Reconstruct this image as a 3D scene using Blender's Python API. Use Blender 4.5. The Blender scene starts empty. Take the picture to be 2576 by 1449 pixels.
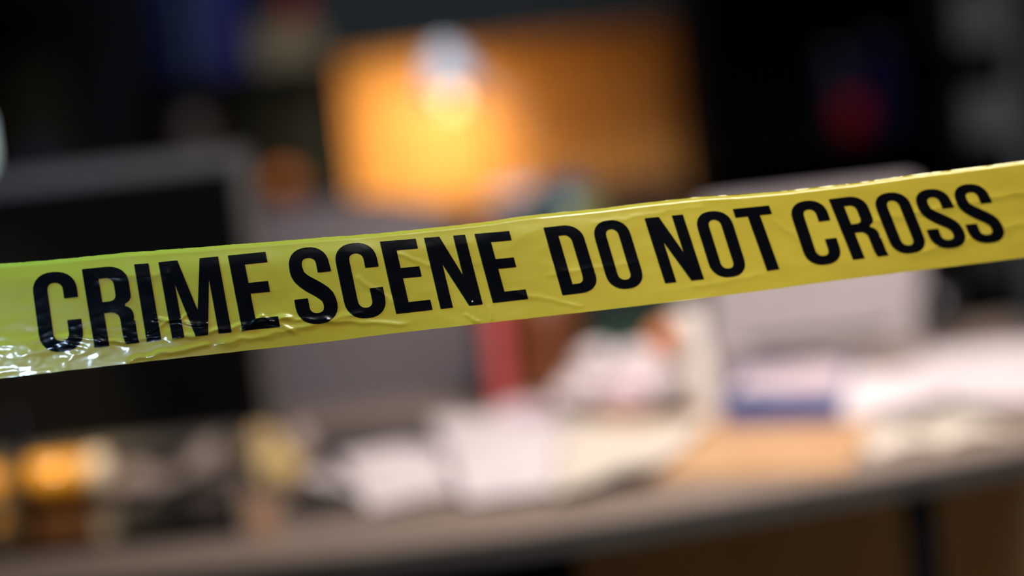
import bpy, bmesh, math, random
import numpy as np
from mathutils import Vector, Matrix, noise, geometry
R = math.radians
scene = bpy.context.scene
COL = scene.collection

# ------------------------------------------------------------------ camera
F = 85 / 36 * 2576                      # focal length in pixels of the 2576 x 1449 frame
CAMLOC = Vector((0, 0, 1.38))
PITCH, ROLL = R(7.9), R(6.35)
cam_d = bpy.data.cameras.new('camera')
cam_d.lens = 85; cam_d.sensor_width = 36; cam_d.clip_start = 0.05; cam_d.clip_end = 50
cam = bpy.data.objects.new('camera', cam_d); COL.objects.link(cam)
CROT = Matrix.Rotation(math.pi/2 - PITCH, 3, 'X') @ Matrix.Rotation(-ROLL, 3, 'Z')
cam.matrix_world = Matrix.Translation(CAMLOC) @ CROT.to_4x4()
cam_d.dof.use_dof = True
cam_d.dof.focus_distance = 1.655
cam_d.dof.aperture_fstop = 1.4
scene.camera = cam

# ------------------------------------------------------------------ world, exposure, light
w = bpy.data.worlds.new('world'); scene.world = w; w.use_nodes = True
w.node_tree.nodes['Background'].inputs[0].default_value = (0.10, 0.13, 0.18, 1)
w.node_tree.nodes['Background'].inputs[1].default_value = 0.10
vs = scene.view_settings
vs.view_transform = 'Standard'; vs.look = 'None'; vs.gamma = 1; vs.use_curve_mapping = False
vs.exposure = 0.0
scene.cycles.use_denoising = True
scene.cycles.sample_clamp_indirect = 4
scene.cycles.max_bounces = 8

def area(name, loc, target, size, power, color, sy=None, spread=180):
    d = bpy.data.lights.new(name, 'AREA'); d.energy = power; d.color = color
    d.shape = 'RECTANGLE'; d.size = size; d.size_y = sy or size; d.spread = R(spread)
    o = bpy.data.objects.new(name, d); COL.objects.link(o); o.location = loc
    o.rotation_euler = (Vector(target) - Vector(loc)).to_track_quat('-Z', 'Y').to_euler()
    return o
area('desk_light', (0.55, 2.15, 2.45), (0.40, 3.15, 0.75), 0.6, 12.8, (1, .905, .87), spread=78)
area('front_light', (0.70, 0.72, 2.25), (0.42, 1.70, 1.13), 0.6, 5.8, (1, .95, .88), spread=62)
area('cool_light', (-0.27, -0.05, 0.80), (-0.46, 1.62, 1.06), 0.20, .34, (.50, .70, 1), spread=16)
area('teal_light', (-0.85, 1.42, 1.95), (-0.30, 1.62, 1.24), 0.35, 1.9, (.14, .70, .85), spread=55)
area('back_light', (-0.25, 4.0, 2.55), (-0.1, 4.7, 1.1), 0.3, 4.6, (.80, .90, 1), spread=62)  # added light out of view, brightens the lamp shade and wall shelf

# ------------------------------------------------------------------ helpers
def ray(px, py):
    return CROT @ Vector(((px-1288)/F, (724.5-py)/F, -1))
def PD(px, py, d):                      # point at distance d along the view axis
    return CAMLOC + ray(px, py) * d
def PZ(px, py, z):                      # point on the horizontal plane z
    r = ray(px, py); return CAMLOC + r * ((z - CAMLOC.z) / r.z)
def PY(px, py, y):                      # point on the upright plane y
    r = ray(px, py); return CAMLOC + r * (y / r.y)
def lin(c):
    c /= 255
    return c/12.92 if c <= .04045 else ((c+.055)/1.055)**2.4
def rgb(r, g, b): return (lin(r), lin(g), lin(b), 1)

def mat(name, c, rough=.5, metal=0, c2=None, scale=20, stretch=(1,1,1), bump=0, coat=0, trans=0, emis=None, es=0, spec=.5, ior=1.45, alpha=1, transl=0):
    m = bpy.data.materials.new(name); m.use_nodes = True
    nt = m.node_tree; b = nt.nodes['Principled BSDF']
    b.inputs['Base Color'].default_value = c
    b.inputs['Roughness'].default_value = rough; b.inputs['Metallic'].default_value = metal
    b.inputs['Coat Weight'].default_value = coat; b.inputs['Transmission Weight'].default_value = trans
    b.inputs['Specular IOR Level'].default_value = spec; b.inputs['IOR'].default_value = ior
    if emis: b.inputs['Emission Color'].default_value = emis; b.inputs['Emission Strength'].default_value = es
    tc = nt.nodes.new('ShaderNodeTexCoord'); mp = nt.nodes.new('ShaderNodeMapping')
    mp.inputs['Scale'].default_value = stretch
    n = nt.nodes.new('ShaderNodeTexNoise'); n.inputs['Scale'].default_value = scale; n.inputs['Detail'].default_value = 5
    nt.links.new(tc.outputs['Object'], mp.inputs[0]); nt.links.new(mp.outputs[0], n.inputs['Vector'])
    mx = nt.nodes.new('ShaderNodeMix'); mx.data_type = 'RGBA'
    mx.inputs[6].default_value = c
    mx.inputs[7].default_value = c2 or tuple(x*.86 for x in c[:3]) + (1,)
    cr = nt.nodes.new('ShaderNodeMapRange'); cr.inputs[1].default_value = .35; cr.inputs[2].default_value = .65
    nt.links.new(n.outputs['Fac'], cr.inputs[0]); nt.links.new(cr.outputs[0], mx.inputs[0])
    nt.links.new(mx.outputs[2], b.inputs['Base Color'])
    if bump:
        bp = nt.nodes.new('ShaderNodeBump'); bp.inputs['Strength'].default_value = bump; bp.inputs['Distance'].default_value = .002
        nt.links.new(n.outputs['Fac'], bp.inputs['Height']); nt.links.new(bp.outputs[0], b.inputs['Normal'])
    if transl:
        t = nt.nodes.new('ShaderNodeBsdfTranslucent'); ms = nt.nodes.new('ShaderNodeMixShader')
        nt.links.new(mx.outputs[2], t.inputs[0]); ms.inputs[0].default_value = transl
        nt.links.new(b.outputs[0], ms.inputs[1]); nt.links.new(t.outputs[0], ms.inputs[2])
        nt.links.new(ms.outputs[0], nt.nodes['Material Output'].inputs[0])
    return m

def tag(o, label=None, cat=None, group=None, kind=None):
    if label: o['label'] = label
    if cat: o['category'] = cat
    if group: o['group'] = group
    if kind: o['kind'] = kind
    return o
def thing(name, loc, label, cat, rz=0, group=None, rot=None):
    o = bpy.data.objects.new(name, None); COL.objects.link(o)
    o.empty_display_size = .05
    o.location = loc; o.rotation_euler = rot or (0, 0, rz)
    return tag(o, label, cat, group)
def obj(name, bm, m, parent=None, smooth=False, bevel=0, loc=None, rz=0, rot=None):
    me = bpy.data.meshes.new(name)
    if isinstance(bm, tuple): me.from_pydata([tuple(v) for v in bm[0]], [], bm[1])
    else:
        bmesh.ops.recalc_face_normals(bm, faces=bm.faces[:]); bm.to_mesh(me); bm.free()
    me.materials.append(m)
    if smooth:
        for p in me.polygons: p.use_smooth = True
    o = bpy.data.objects.new(name, me); COL.objects.link(o)
    if parent: o.parent = parent
    if loc is not None: o.location = loc
    o.rotation_euler = rot or (0, 0, rz)
    if bevel:
        b = o.modifiers.new('bevel', 'BEVEL'); b.width = bevel; b.segments = 3; b.limit_method = 'ANGLE'
    return o
def box(c, s, bm=None, M=None):         # centre, full size
    bm = bm or bmesh.new()
    r = bmesh.ops.create_cube(bm, size=1)
    T = Matrix.Translation(c) @ Matrix.Diagonal((*s, 1))
    bmesh.ops.transform(bm, matrix=(M @ T) if M else T, verts=r['verts'])
    return bm
def rbox(w_, d_, h_, r, seg=6, bm=None, M=None, plane='xz', c=(0,0,0)):
    """slab with a rounded outline in the xz (or xy) plane"""
    bm = bm or bmesh.new(); pts = []
    a, b = (w_/2, h_/2) if plane == 'xz' else (w_/2, d_/2)
    for cx, cy, a0 in ((a-r, b-r, 0), (-a+r, b-r, 90), (-a+r, -b+r, 180), (a-r, -b+r, 270)):
        for k in range(seg+1):
            t = R(a0 + 90*k/seg); pts.append((cx + r*math.cos(t), cy + r*math.sin(t)))
    t_ = d_ if plane == 'xz' else h_
    v1, v2 = [], []
    for (x, y) in pts:
        for lst, s in ((v1, -.5), (v2, .5)):
            p = Vector((x, s*t_, y)) if plane == 'xz' else Vector((x, y, s*t_))
            p += Vector(c)
            lst.append(bm.verts.new(M @ p if M else p))
    n = len(pts)
    bm.faces.new(v1); bm.faces.new(v2[::-1])
    for i in range(n): bm.faces.new((v1[i], v1[(i+1) % n], v2[(i+1) % n], v2[i]))
    return bm
def lathe(prof, seg=32, bm=None, M=None, sx=1, sy=1):
    bm = bm or bmesh.new(); rings = []
    for r, z in prof:
        ring = []
        if r < 1e-6:
            p = Vector((0, 0, z)); ring = [bm.verts.new(M @ p if M else p)]
        else:
            for k in range(seg):
                t = 2*math.pi*k/seg; p = Vector((r*sx*math.cos(t), r*sy*math.sin(t), z))
                ring.append(bm.verts.new(M @ p if M else p))
        rings.append(ring)
    for a, b in zip(rings, rings[1:]):
        for k in range(seg):
            k2 = (k+1) % seg
            if len(a) == 1 and len(b) == 1: continue
            if len(a) == 1: bm.faces.new((a[0], b[k], b[k2]))
            elif len(b) == 1: bm.faces.new((a[k], a[k2], b[0]))
            else: bm.faces.new((a[k], a[k2], b[k2], b[k]))
    return bm
def tube(pts, r, seg=10, bm=None, cap=True):
    bm = bm or bmesh.new(); pts = [Vector(p) for p in pts]; rings = []
    for i, p in enumerate(pts):
        d = (pts[min(i+1, len(pts)-1)] - pts[max(i-1, 0)]).normalized()
        q = d.to_track_quat('Z', 'Y')
        rr = r[i] if isinstance(r, (list, tuple)) else r
        rings.append([bm.verts.new(p + q @ Vector((rr*math.cos(2*math.pi*k/seg), rr*math.sin(2*math.pi*k/seg), 0))) for k in range(seg)])
    for a, b in zip(rings, rings[1:]):
        for k in range(seg): bm.faces.new((a[k], a[(k+1) % seg], b[(k+1) % seg], b[k]))
    if cap: bm.faces.new(rings[0][::-1]); bm.faces.new(rings[-1])
    return bm
def ridged(p, s, oct_=3):
    v, a = 0, 1
    for _ in range(oct_):
        v += a*(1 - abs(noise.noise(p*s)*2)); a *= .5; s *= 2.1
    return v

# ------------------------------------------------------------------ materials
M_wall = mat('wall_paint', rgb(9, 14, 20), .9, c2=rgb(7, 12, 17), scale=6)
M_wallteal = mat('teal_paint', rgb(9, 18, 21), .9, scale=5)
M_floor = mat('floor_wood', rgb(150, 116, 80), .5, c2=rgb(126, 94, 62), scale=8, stretch=(1, .12, 1))
M_brownpanel = mat('brown_wood', rgb(205, 184, 146), .6, c2=rgb(190, 168, 132), scale=6, stretch=(1, 1, .1))
M_slat = mat('oak_slat', rgb(205, 144, 74), .55, c2=rgb(190, 128, 60), scale=14, stretch=(3, 3, .15))
M_felt = mat('black_felt', rgb(60, 34, 14), .95)
M_dark = mat('black_plastic', rgb(12, 12, 14), .6, spec=.12)
M_metal = mat('black_steel', rgb(20, 21, 24), .4, metal=.3)
M_desk = mat('desk_laminate', rgb(142, 126, 115), .45, c2=rgb(130, 115, 105), scale=30, stretch=(.1, 2, 1))
M_edge = mat('desk_edge', rgb(58, 56, 55), .7, spec=.2)
M_pad = mat('black_gloss', rgb(8, 8, 7), .14, spec=.4)
M_screen = mat('screen_glass', rgb(10, 10, 9), .6, spec=.05)
M_bezel = mat('grey_bezel', rgb(98, 94, 88), .5, metal=.1)
M_alu = mat('aluminium', rgb(205, 195, 197), .5, metal=.15, scale=60)
M_paper = mat('paper', rgb(220, 208, 207), .8, c2=rgb(212, 200, 201), scale=25)
M_print = mat('printed_paper', rgb(224, 212, 210), .8, c2=rgb(204, 194, 197), scale=18, stretch=(1, 5, 1))
M_pinkp = mat('pink_printed_paper', rgb(210, 196, 199), .8, c2=rgb(196, 172, 180), scale=12)
M_cream = mat('cream_paper', rgb(216, 204, 188), .8)
M_kraft = mat('kraft_card', rgb(196, 156, 116), .7, c2=rgb(186, 144, 104), scale=12)
M_blue = mat('blue_cloth', rgb(38, 68, 132), .6)
M_navy = mat('navy_cloth', rgb(18, 22, 66), .8, spec=.1)
M_red = mat('red_card', rgb(196, 84, 82), .6)
M_orange = mat('orange_paper', rgb(226, 140, 90), .7)
M_chair = mat('grey_leather', rgb(122, 112, 116), .5, c2=rgb(112, 102, 106), scale=90, bump=.2)
M_brown = mat('turned_wood', rgb(128, 72, 36), .45, c2=rgb(98, 54, 26), scale=10, stretch=(1, 1, .2))
M_beige = mat('beige_card', rgb(112, 96, 68), .7)
M_grey = mat('grey_box', rgb(98, 106, 110), .6)
M_post = mat('grey_post', rgb(86, 96, 104), .5)
M_yellowp = mat('yellow_printed_paper', rgb(222, 210, 180), .5, c2=rgb(200, 158, 50), scale=30)
M_cloth = mat('grey_brown_cloth', rgb(170, 148, 138), .8, c2=rgb(140, 128, 120), scale=14)
M_amberball = mat('amber_ball', rgb(190, 98, 26), .5)
M_olive = mat('olive_board', rgb(74, 66, 40), .8)
M_white = mat('white_plastic', rgb(215, 206, 198), .6)
M_darkred = mat('dark_red', rgb(112, 6, 12), .7, spec=.1)
M_green = mat('dark_green', rgb(22, 52, 38), .6)
M_lampgrey = mat('lamp_grey', rgb(205, 208, 218), .45)

# ------------------------------------------------------------------ the setting
X0, X1, Y0, Y1, H = -2.3, 2.3, -1.4, 5.0, 2.7
def struct(name, bm, m, **k):
    o = obj(name, bm, m, **k); o['kind'] = 'structure'; return o
struct('floor', box(((X0+X1)/2, (Y0+Y1)/2, -.05), (X1-X0, Y1-Y0, .1)), M_floor)
struct('ceiling', box(((X0+X1)/2, (Y0+Y1)/2, H+.05), (X1-X0, Y1-Y0, .1)), M_wall)
struct('wall_left', box((X0-.05, (Y0+Y1)/2, H/2), (.1, Y1-Y0, H)), M_wall)
struct('wall_right', box((X1+.05, (Y0+Y1)/2, H/2), (.1, Y1-Y0, H)), M_wall)
struct('wall_back', box(((X0+X1)/2, Y1+.05, H/2), (X1-X0+.2, .1, H)), M_wall)
struct('wall_front', box(((X0+X1)/2, Y0-.05, H/2), (X1-X0+.2, .1, H)), M_wall)
struct('trim_1', box((0, Y1-.01, .24), (X1-X0, .02, .48)), M_brownpanel)

# slatted oak panel on the back wall
pl, pr = PY(868, 300, Y1-.04), PY(1738, 300, Y1-.04)
ztop = PY(1300, 92, Y1-.04).z
pw = pr.x - pl.x
sp = thing('slat_panel', (pl.x, Y1, 0.5), 'warm oak slat panel lit orange by the desk lamp on the dark back wall', 'wall panel')
hh = ztop - .5
obj('backing_board', box((pw/2, -.006, hh/2), (pw, .012, hh)), M_felt, sp)
ns = int(pw/.021)
bm = bmesh.new()
for i in range(ns):
    box(((i+.5)*pw/ns, -.024, hh/2), (pw/ns*.68, .024, hh), bm)
obj('slats', bm, M_slat, sp, bevel=.001)
# dark teal bulkhead above it
struct('trim_2', box(((pl.x+pr.x)/2, Y1-.09, ztop+.16), (pw+.06, .18, .32)), M_wallteal)

# ------------------------------------------------------------------ the tape
TOP = [(-9300,1667),(-420,690),(-200,676),(0,663.6),(83,658),(166,650.5),(228,644.5),(310,636),(414,628),(497,622.5),(559,617),(662,609.5),(745,603),(787,599),(900,591),(948,587),(1031,579),(1073,574.6),(1176,563.5),(1238,556),(1300,546),(1362,538.5),(1466,529),(1528,522.5),(1611,511.5),(1700,502),(1766,495),(1857,490),(1973,481),(2076,469),(2138,462.5),(2221,451),(2304,439),(2387,429),(2470,418.5),(2576,404.5),(2800,378),(3000,356),(8000,-194)]
BOT = [(-9300,2030),(-420,1001),(-200,976),(0,952.5),(166,932.7),(331,914),(497,895.5),(662,877.5),(828,859.5),(948,843.5),(1197,815.5),(1445,788),(1600,770),(1766,750),(1931,729.5),(2097,706.5),(2262,686),(2428,666.5),(2576,648.5),(2800,622),(3000,600),(8000,44)]
tx, ty = np.array(TOP).T; bx_, by_ = np.array(BOT).T
def nz(x, y, s, seed=0.): return noise.noise(Vector((x*s, y*s, seed)))
def sm(a, b, x):
    t = max(0, min(1, (x-a)/(b-a))); return t*t*(3-2*t)
def crease(x, y, x0, y0, x1, y1, wd, amp):
    """small tent-shaped fold along a line, fading at its ends"""
    dx, dy = x1-x0, y1-y0; L = math.hypot(dx, dy)
    t = ((x-x0)*dx + (y-y0)*dy)/L/L
    if t < -.1 or t > 1.1: return 0
    wob = 7*nz(x, y, .03, x0)
    d = abs((-(x-x0)*dy + (y-y0)*dx)/L + wob)
    if d > wd: return 0
    return amp*(1-d/wd)**1.6 * sm(0, .12, t+.1)*sm(0, .12, 1.1-t)
CREASES = [(330,905,520,868,14,.0007),(440,850,720,800,12,.0007),(560,865,900,790,16,.0006),(150,850,330,860,12,.0006),
 (700,800,1010,815,12,.0005),(390,800,520,815,10,.0007),(370,835,470,790,10,.0006),(610,830,660,795,9,.0006),(660,795,740,835,9,.0006),
 (1000,640,1080,670,10,.0004),(1300,735,1460,770,12,.0005),(1170,790,1205,810,6,.0005),(1190,760,1196,812,5,.0005),(1212,755,1218,812,5,.0005),(1228,770,1236,806,5,.0005),(1180,770,1186,812,4,.0004),
 (1380,690,1600,660,14,.0004),(1500,560,1760,520,14,.0004),(1750,720,1920,690,16,.0004),(1950,560,2070,640,18,.0004),(2180,560,2576,480,22,.0007),(2300,640,2576,560,24,.0007),(240,700,420,690,20,.0004),(900,700,990,760,14,.0004)]
def tape_disp(x, y, v):
    """v: 0 at the lower edge, 1 at the upper; metres towards the camera"""
    e = sm(1500, 2600, x)
    d = .0012*nz(x, y*1.5, .0040, 3) + .0004*nz(x*.8-y, y+x*.35, .010, 7)
    d += .00012*(1-abs(nz(x*.6-y*.5, y*1.3+x*.5, .014, 11))*3)*(1-.4*e)
    d += .00002*(1-abs(nz(x+y*.4, y*1.4, .045, 21))*3)
    # crumpled lower left corner
    k = sm(420, 60, x)*sm(.62, .25, v)
    if k > 0:
        d += k*(.0011*nz(x*.55-y*.5, y*1.2+x*.3, .014, 31) + .0004*(1-abs(nz(x*.5, y*1.2+x*.2, .024, 35))*3) + .00012*nz(x, y, .07, 5))
    k2 = sm(1000, 150, x)*math.exp(-((v-.24)/.12)**2)
    d += k2*(.0003*(1-abs(nz(x*.55, y*1.6, .028, 41))*3) + .0001*nz(x, y, .06, 9))
    # fold line: below it the film turns a little downward
    if v < .22: d += (v-.22)*.012*sm(1300, 0, x)
    # the upper strip leans back
    g = sm(.70, 1.0, v); d -= .0026*g*g*(1-.6*e)*sm(2300,500,x)
    d -= .0020*sm(.965, 1.0, v)
    for c in CREASES: d += (1.45-.65*sm(900, 1500, x))*crease(x, y, *c)
    return d
def tape_point(x, y, lift=0):
    yt, yb = np.interp(x, tx, ty), np.interp(x, bx_, by_)
    v = (yb-y)/(yb-yt)
    u = x/2576
    depth = 1.622 + .105*u + (.5-v)*.030*(sm(.55, 1.1, u))
    return PD(x, y, depth - tape_disp(x, y, v) - lift)

def tape_mat(name, col, col2, rough, bumpk, transl, coat=.6, spec=.5):
    m = bpy.data.materials.new(name); m.use_nodes = True
    nt = m.node_tree; b = nt.nodes['Principled BSDF']
    tc = nt.nodes.new('ShaderNodeTexCoord')
    n1 = nt.nodes.new('ShaderNodeTexNoise'); n1.inputs['Scale'].default_value = 9; n1.inputs['Detail'].default_value = 3
    mx = nt.nodes.new('ShaderNodeMix'); mx.data_type = 'RGBA'; mx.inputs[6].default_value = col; mx.inputs[7].default_value = col2
    nt.links.new(tc.outputs['Object'], n1.inputs['Vector']); nt.links.new(n1.outputs['Fac'], mx.inputs[0])
    nt.links.new(mx.outputs[2], b.inputs['Base Color'])
    b.inputs['Roughness'].default_value = rough; b.inputs['Coat Weight'].default_value = coat; b.inputs['Coat Roughness'].default_value = .08
    b.inputs['Specular IOR Level'].default_value = spec
    n2 = nt.nodes.new('ShaderNodeTexNoise'); n2.inputs['Scale'].default_value = 70; n2.inputs['Detail'].default_value = 3; n2.inputs['Distortion'].default_value = 1.2
    bp = nt.nodes.new('ShaderNodeBump'); bp.inputs['Strength'].default_value = bumpk; bp.inputs['Distance'].default_value = .001
    nt.links.new(tc.outputs['Object'], n2.inputs['Vector']); nt.links.new(n2.outputs['Fac'], bp.inputs['Height'])
    nt.links.new(bp.outputs[0], b.inputs['Normal']); nt.links.new(bp.outputs[0], b.inputs['Coat Normal'])
    if transl:
        t = nt.nodes.new('ShaderNodeBsdfTranslucent'); ms = nt.nodes.new('ShaderNodeMixShader')
        nt.links.new(mx.outputs[2], t.inputs[0]); ms.inputs[0].default_value = transl
        nt.links.new(b.outputs[0], ms.inputs[1]); nt.links.new(t.outputs[0], ms.inputs[2])
        nt.links.new(ms.outputs[0], nt.nodes['Material Output'].inputs[0])
    return m
M_tape = tape_mat('yellow_film', rgb(210, 188, 66), rgb(204, 182, 58), .34, .05, .25, coat=.8)
M_ink = tape_mat('black_ink', rgb(9, 10, 16), rgb(7, 8, 12), .22, .05, 0, coat=.3, spec=.2)

STEP = 4.0
xs = np.concatenate([np.arange(-9300, -420, 30.), np.arange(-420, 3000.1, STEP), np.arange(3030, 8000, 30.)]); NV = 84
verts, faces = [], []
for x in xs:
    yt, yb = np.interp(x, tx, ty), np.interp(x, bx_, by_)
    yt += 1.3*nz(x, 0, .03, 2) + .8*nz(x, 0, .11, 4); yb += .7*nz(x, 9, .02, 6)
    for j in range(NV+1):
        verts.append(tape_point(x, yb + (yt-yb)*j/NV))
for i in range(len(xs)-1):
    for j in range(NV):
        a = i*(NV+1)+j; faces.append((a, a+NV+1, a+NV+2, a+1))
tape = thing('barrier_tape', tape_point(1288, 680), 'glossy yellow plastic barrier tape with bold black lettering stretched across the foreground', 'tape')
off = tape.location.copy()
obj('film', ([v-off for v in verts], faces), M_tape, tape, smooth=True)

# glyphs: outlines in a unit box, u right, v up
def arc(cx, cy, rx, ry, a0, a1, n=14, p=.88):
    out = []
    for k in range(n+1):
        t = R(a0 + (a1-a0)*k/n); c, s = math.cos(t), math.sin(t)
        out.append((cx + rx*math.copysign(abs(c)**p, c), cy + ry*math.copysign(abs(s)**p, s)))
    return out
def glyph(ch):
    S, T = .335, .14                    # stem width, bar height
    if ch == 'I': return [[(0,0),(1,0),(1,1),(0,1)]]
    if ch == 'E': return [[(0,0),(1,0),(1,.14),(.40,.14),(.40,.475),(.92,.475),(.92,.615),(.40,.615),(.40,.865),(1,.865),(1,1),(0,1)]]
    if ch == 'T': return [[(.335,0),(.665,0),(.665,.865),(1,.865),(1,1),(0,1),(0,.865),(.335,.865)]]
    if ch == 'N': return [[(0,0),(.29,0),(.29,.62),(.68,0),(1,0),(1,1),(.71,1),(.71,.43),(.37,1),(0,1)]]
    if ch == 'M': return [[(0,0),(.205,0),(.205,.70),(.395,0),(.605,0),(.785,.72),(.785,0),(1,0),(1,1),(.69,1),(.505,.33),(.315,1),(0,1)]]
    if ch == 'D': return [[(0,0)] + [(.48,0)] + arc(.48,.235,.52,.235,270,360) + arc(.48,.765,.52,.235,0,90) + [(0,1)],
                          [(S,.14)] + [(S,.86)] + arc(.47,.74,.19,.12,90,0) + arc(.47,.26,.19,.12,0,-90)]
    if ch == 'O': return [arc(.5,.76,.5,.24,0,180) + arc(.5,.24,.5,.24,180,360),
                          arc(.5,.77,.175,.10,0,180)[::-1] + arc(.5,.23,.175,.10,180,360)[::-1]]
    if ch == 'C': return [[(1,.385)] + [(.68,.385)] + arc(.505,.235,.175,.10,360,180) + arc(.505,.765,.175,.10,180,0) + [(.68,.66),(1,.66)] + arc(.5,.76,.5,.24,0,180) + arc(.5,.24,.5,.24,180,360)]
    if ch == 'R': return [[(0,0),(.33,0),(.33,.42),(.45,.42)] + arc(.46,.32,.20,.10,90,0,8) + [(.66,.10),(.68,.04),(.70,0),(1.0,0),(.985,.05),(.98,.10)] + [(.98,.28)] + arc(.70,.35,.27,.14,-20,70,8) + arc(.66,.62,.31,.12,-60,0,8) + arc(.50,.775,.47,.225,0,90) + [(0,1)],
                          [(.33,.86),(.47,.86)] + arc(.47,.76,.17,.10,90,0,8) + arc(.47,.65,.17,.09,0,-90,8) + [(.33,.56)]]
    if ch == 'S':
        # a stroke of varying width followed from the upper terminal to the lower one
        o = [(.675,.66),(1,.66)] + arc(.5,.76,.485,.24,0,180)
        o += [(.015,.70),(.03,.64),(.08,.575),(.17,.51),(.30,.445),(.45,.385),(.58,.33),(.655,.285),(.675,.235)]
        o += arc(.50,.225,.175,.09,0,-180,10) + [(.325,.34),(0,.34)] + arc(.5,.24,.5,.24,180,360)
        o += [(.985,.31),(.95,.38),(.87,.445),(.74,.51),(.58,.575),(.44,.63),(.35,.68),(.325,.75)]
        o += arc(.50,.775,.175,.09,180,0,10)
        return [o]
A, B, Cc = (0, 2.4156), (700, 2.415), (1600, 2.415)
def q(o, *p): return [(o[0]+x/o[1], 380+y/o[1]) for x, y in p]      # TL TR BL BR
LETTERS = [
 ('CRIME', [('C', q(A,(186,747),(452,722),(252,1234),(520,1204))), ('R', q(A,(497,718),(775,690),(575,1195),(848,1164))),
            ('I', q(A,(815,688),(902,682),(893,1160),(981,1147))), ('M', q(A,(963,675),(1325,640),(1047,1140),(1408,1100))),
            ('E', q(A,(1385,635),(1613,612),(1473,1090),(1702,1067)))]),
 ('SCENE', [('S', q(B,(44,600),(292,571),(126,1060),(380,1032))), ('C', q(B,(328,573),(578,545),(424,1025),(672,1000))),
            ('E', q(B,(618,550),(835,532),(718,988),(938,963))), ('N', q(B,(886,527),(1135,508),(988,958),(1243,930))),
            ('E', q(B,(1193,503),(1403,485),(1305,922),(1519,897)))]),
 ('DO', [('D', q(B,(1612,465),(1832,440),(1728,875),(1958,848))), ('O', q(B,(1896,432),(2112,408),(2018,848),(2238,822)))]),
 ('NOT', [('N', q(Cc,(52,408),(285,385),(178,803),(414,778))), ('O', q(Cc,(346,376),(562,354),(472,777),(688,752))),
          ('T', q(Cc,(588,352),(808,330),(722,738),(948,706)))]),
 ('CROSS', [('C', q(Cc,(920,316),(1137,288),(1048,703),(1268,674))), ('R', q(Cc,(1172,292),(1388,265),(1320,660),(1536,632))),
            ('O', q(Cc,(1428,265),(1637,240),(1574,633),(1784,607))), ('S', q(Cc,(1672,243),(1884,220),(1815,599),(2030,575))),
            ('S', q(Cc,(1906,212),(2115,190),(2050,568),(2266,545)))])]
def bil(qd, u, v):
    (ax, ay), (bx, by), (cx, cy), (dx, dy) = qd
    return ((1-u)*((1-v)*cx+v*ax) + u*((1-v)*dx+v*bx), (1-u)*((1-v)*cy+v*ay) + u*((1-v)*dy+v*by))
def inside(pt, polys):
    c = False; x, y = pt
    for P in polys:
        n = len(P); j = n-1
        for i in range(n):
            xi, yi = P[i]; xj, yj = P[j]
            if (yi > y) != (yj > y) and x < (xj-xi)*(y-yi)/(yj-yi)+xi: c = not c
            j = i
    return c
for word, lets in LETTERS:
    V, Fc, NR = [], [], []
    for ch, qd in lets:
        polys = []
        for P in glyph(ch):
            pp = [bil(qd, u, v) for u, v in P]
            out = []
            for k in range(len(pp)):                 # subdivide edges to ~5 px
                a, b = pp[k], pp[(k+1) % len(pp)]
                L = math.hypot(b[0]-a[0], b[1]-a[1])
                if L < .3: continue
                n = max(1, int(L/5))
                for t in range(n): out.append((a[0]+(b[0]-a[0])*t/n, a[1]+(b[1]-a[1])*t/n))
            polys.append(out)
        pts, edges = [], []
        for P in polys:
            s = len(pts); pts += [Vector(p) for p in P]
            edges += [(s+i, s+(i+1) % len(P)) for i in range(len(P))]
        allx = [p.x for p in pts]; ally = [p.y for p in pts]
        gx = math.floor(min(allx)/STEP)*STEP
        while gx < max(allx):
            gy = math.floor(min(ally)/3.4)*3.4
            while gy < max(ally):
                if inside((gx, gy), polys): pts.append(Vector((gx, gy)))
                gy += 3.4
            gx += STEP
        r = geometry.delaunay_2d_cdt(pts, edges, [], 0, 1e-4)
        base = len(V)
        V += [tape_point(p.x, p.y, .00045) - off for p in r[0]]
        for p in r[0]:
            h = 2.0
            NR.append(-(tape_point(p.x+h, p.y) - tape_point(p.x-h, p.y)).cross(tape_point(p.x, p.y-h) - tape_point(p.x, p.y+h)).normalized())
        for f in r[2]:
            c = sum((r[0][i] for i in f), Vector((0, 0)))/len(f)
            if inside(c, polys): Fc.append(tuple(base+i for i in (f[::-1] if geometry.normal([Vector((*r[0][i],0)) for i in f]).z > 0 else f)))
    o = obj('printed_word', (V, Fc), M_ink, tape, smooth=True)
    if NR[0].y > 0: NR = [-n for n in NR]
    o.data.normals_split_custom_set_from_vertices([tuple(n) for n in NR])
    o['label'] = 'bold black printed word ' + word

# ------------------------------------------------------------------ the desk
DZ = .75
M_blk0 = mat('black_powder_coat', rgb(7, 7, 9), .7, spec=.1)
front = [(-420, 1520), (0, 1478), (505, 1427), (900, 1388), (1290, 1342), (1600, 1296), (1900, 1246), (2147, 1204), (2576, 1128), (2900, 1070)]
fp = [PZ(x, y, DZ) for x, y in front]
backY = [(fp[-1].x+.02, 3.62), (0.5, 3.56), (0, 3.50), (-.5, 3.46), (fp[0].x, 3.44)]
outline = [(p.x, p.y) for p in fp] + backY
cx_, cy_ = 0.1, 3.0
desk = thing('desk', (cx_, cy_, 0), 'long grey-topped desk with dark edge and thin black legs littered with papers', 'desk')
def slab(pts, z0, z1):
    bm = bmesh.new()
    a = [bm.verts.new((x-cx_, y-cy_, z0)) for x, y in pts]; b = [bm.verts.new((x-cx_, y-cy_, z1)) for x, y in pts]
    bm.faces.new(a[::-1]); bm.faces.new(b)
    n = len(a)
    for i in range(n): bm.faces.new((a[i], a[(i+1) % n], b[(i+1) % n], b[i]))
    return bm
obj('desk_top', slab(outline, DZ-.004, DZ), M_desk, desk)
obj('edge_band', slab(outline, DZ-.030, DZ-.0041), M_edge, desk)
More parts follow.
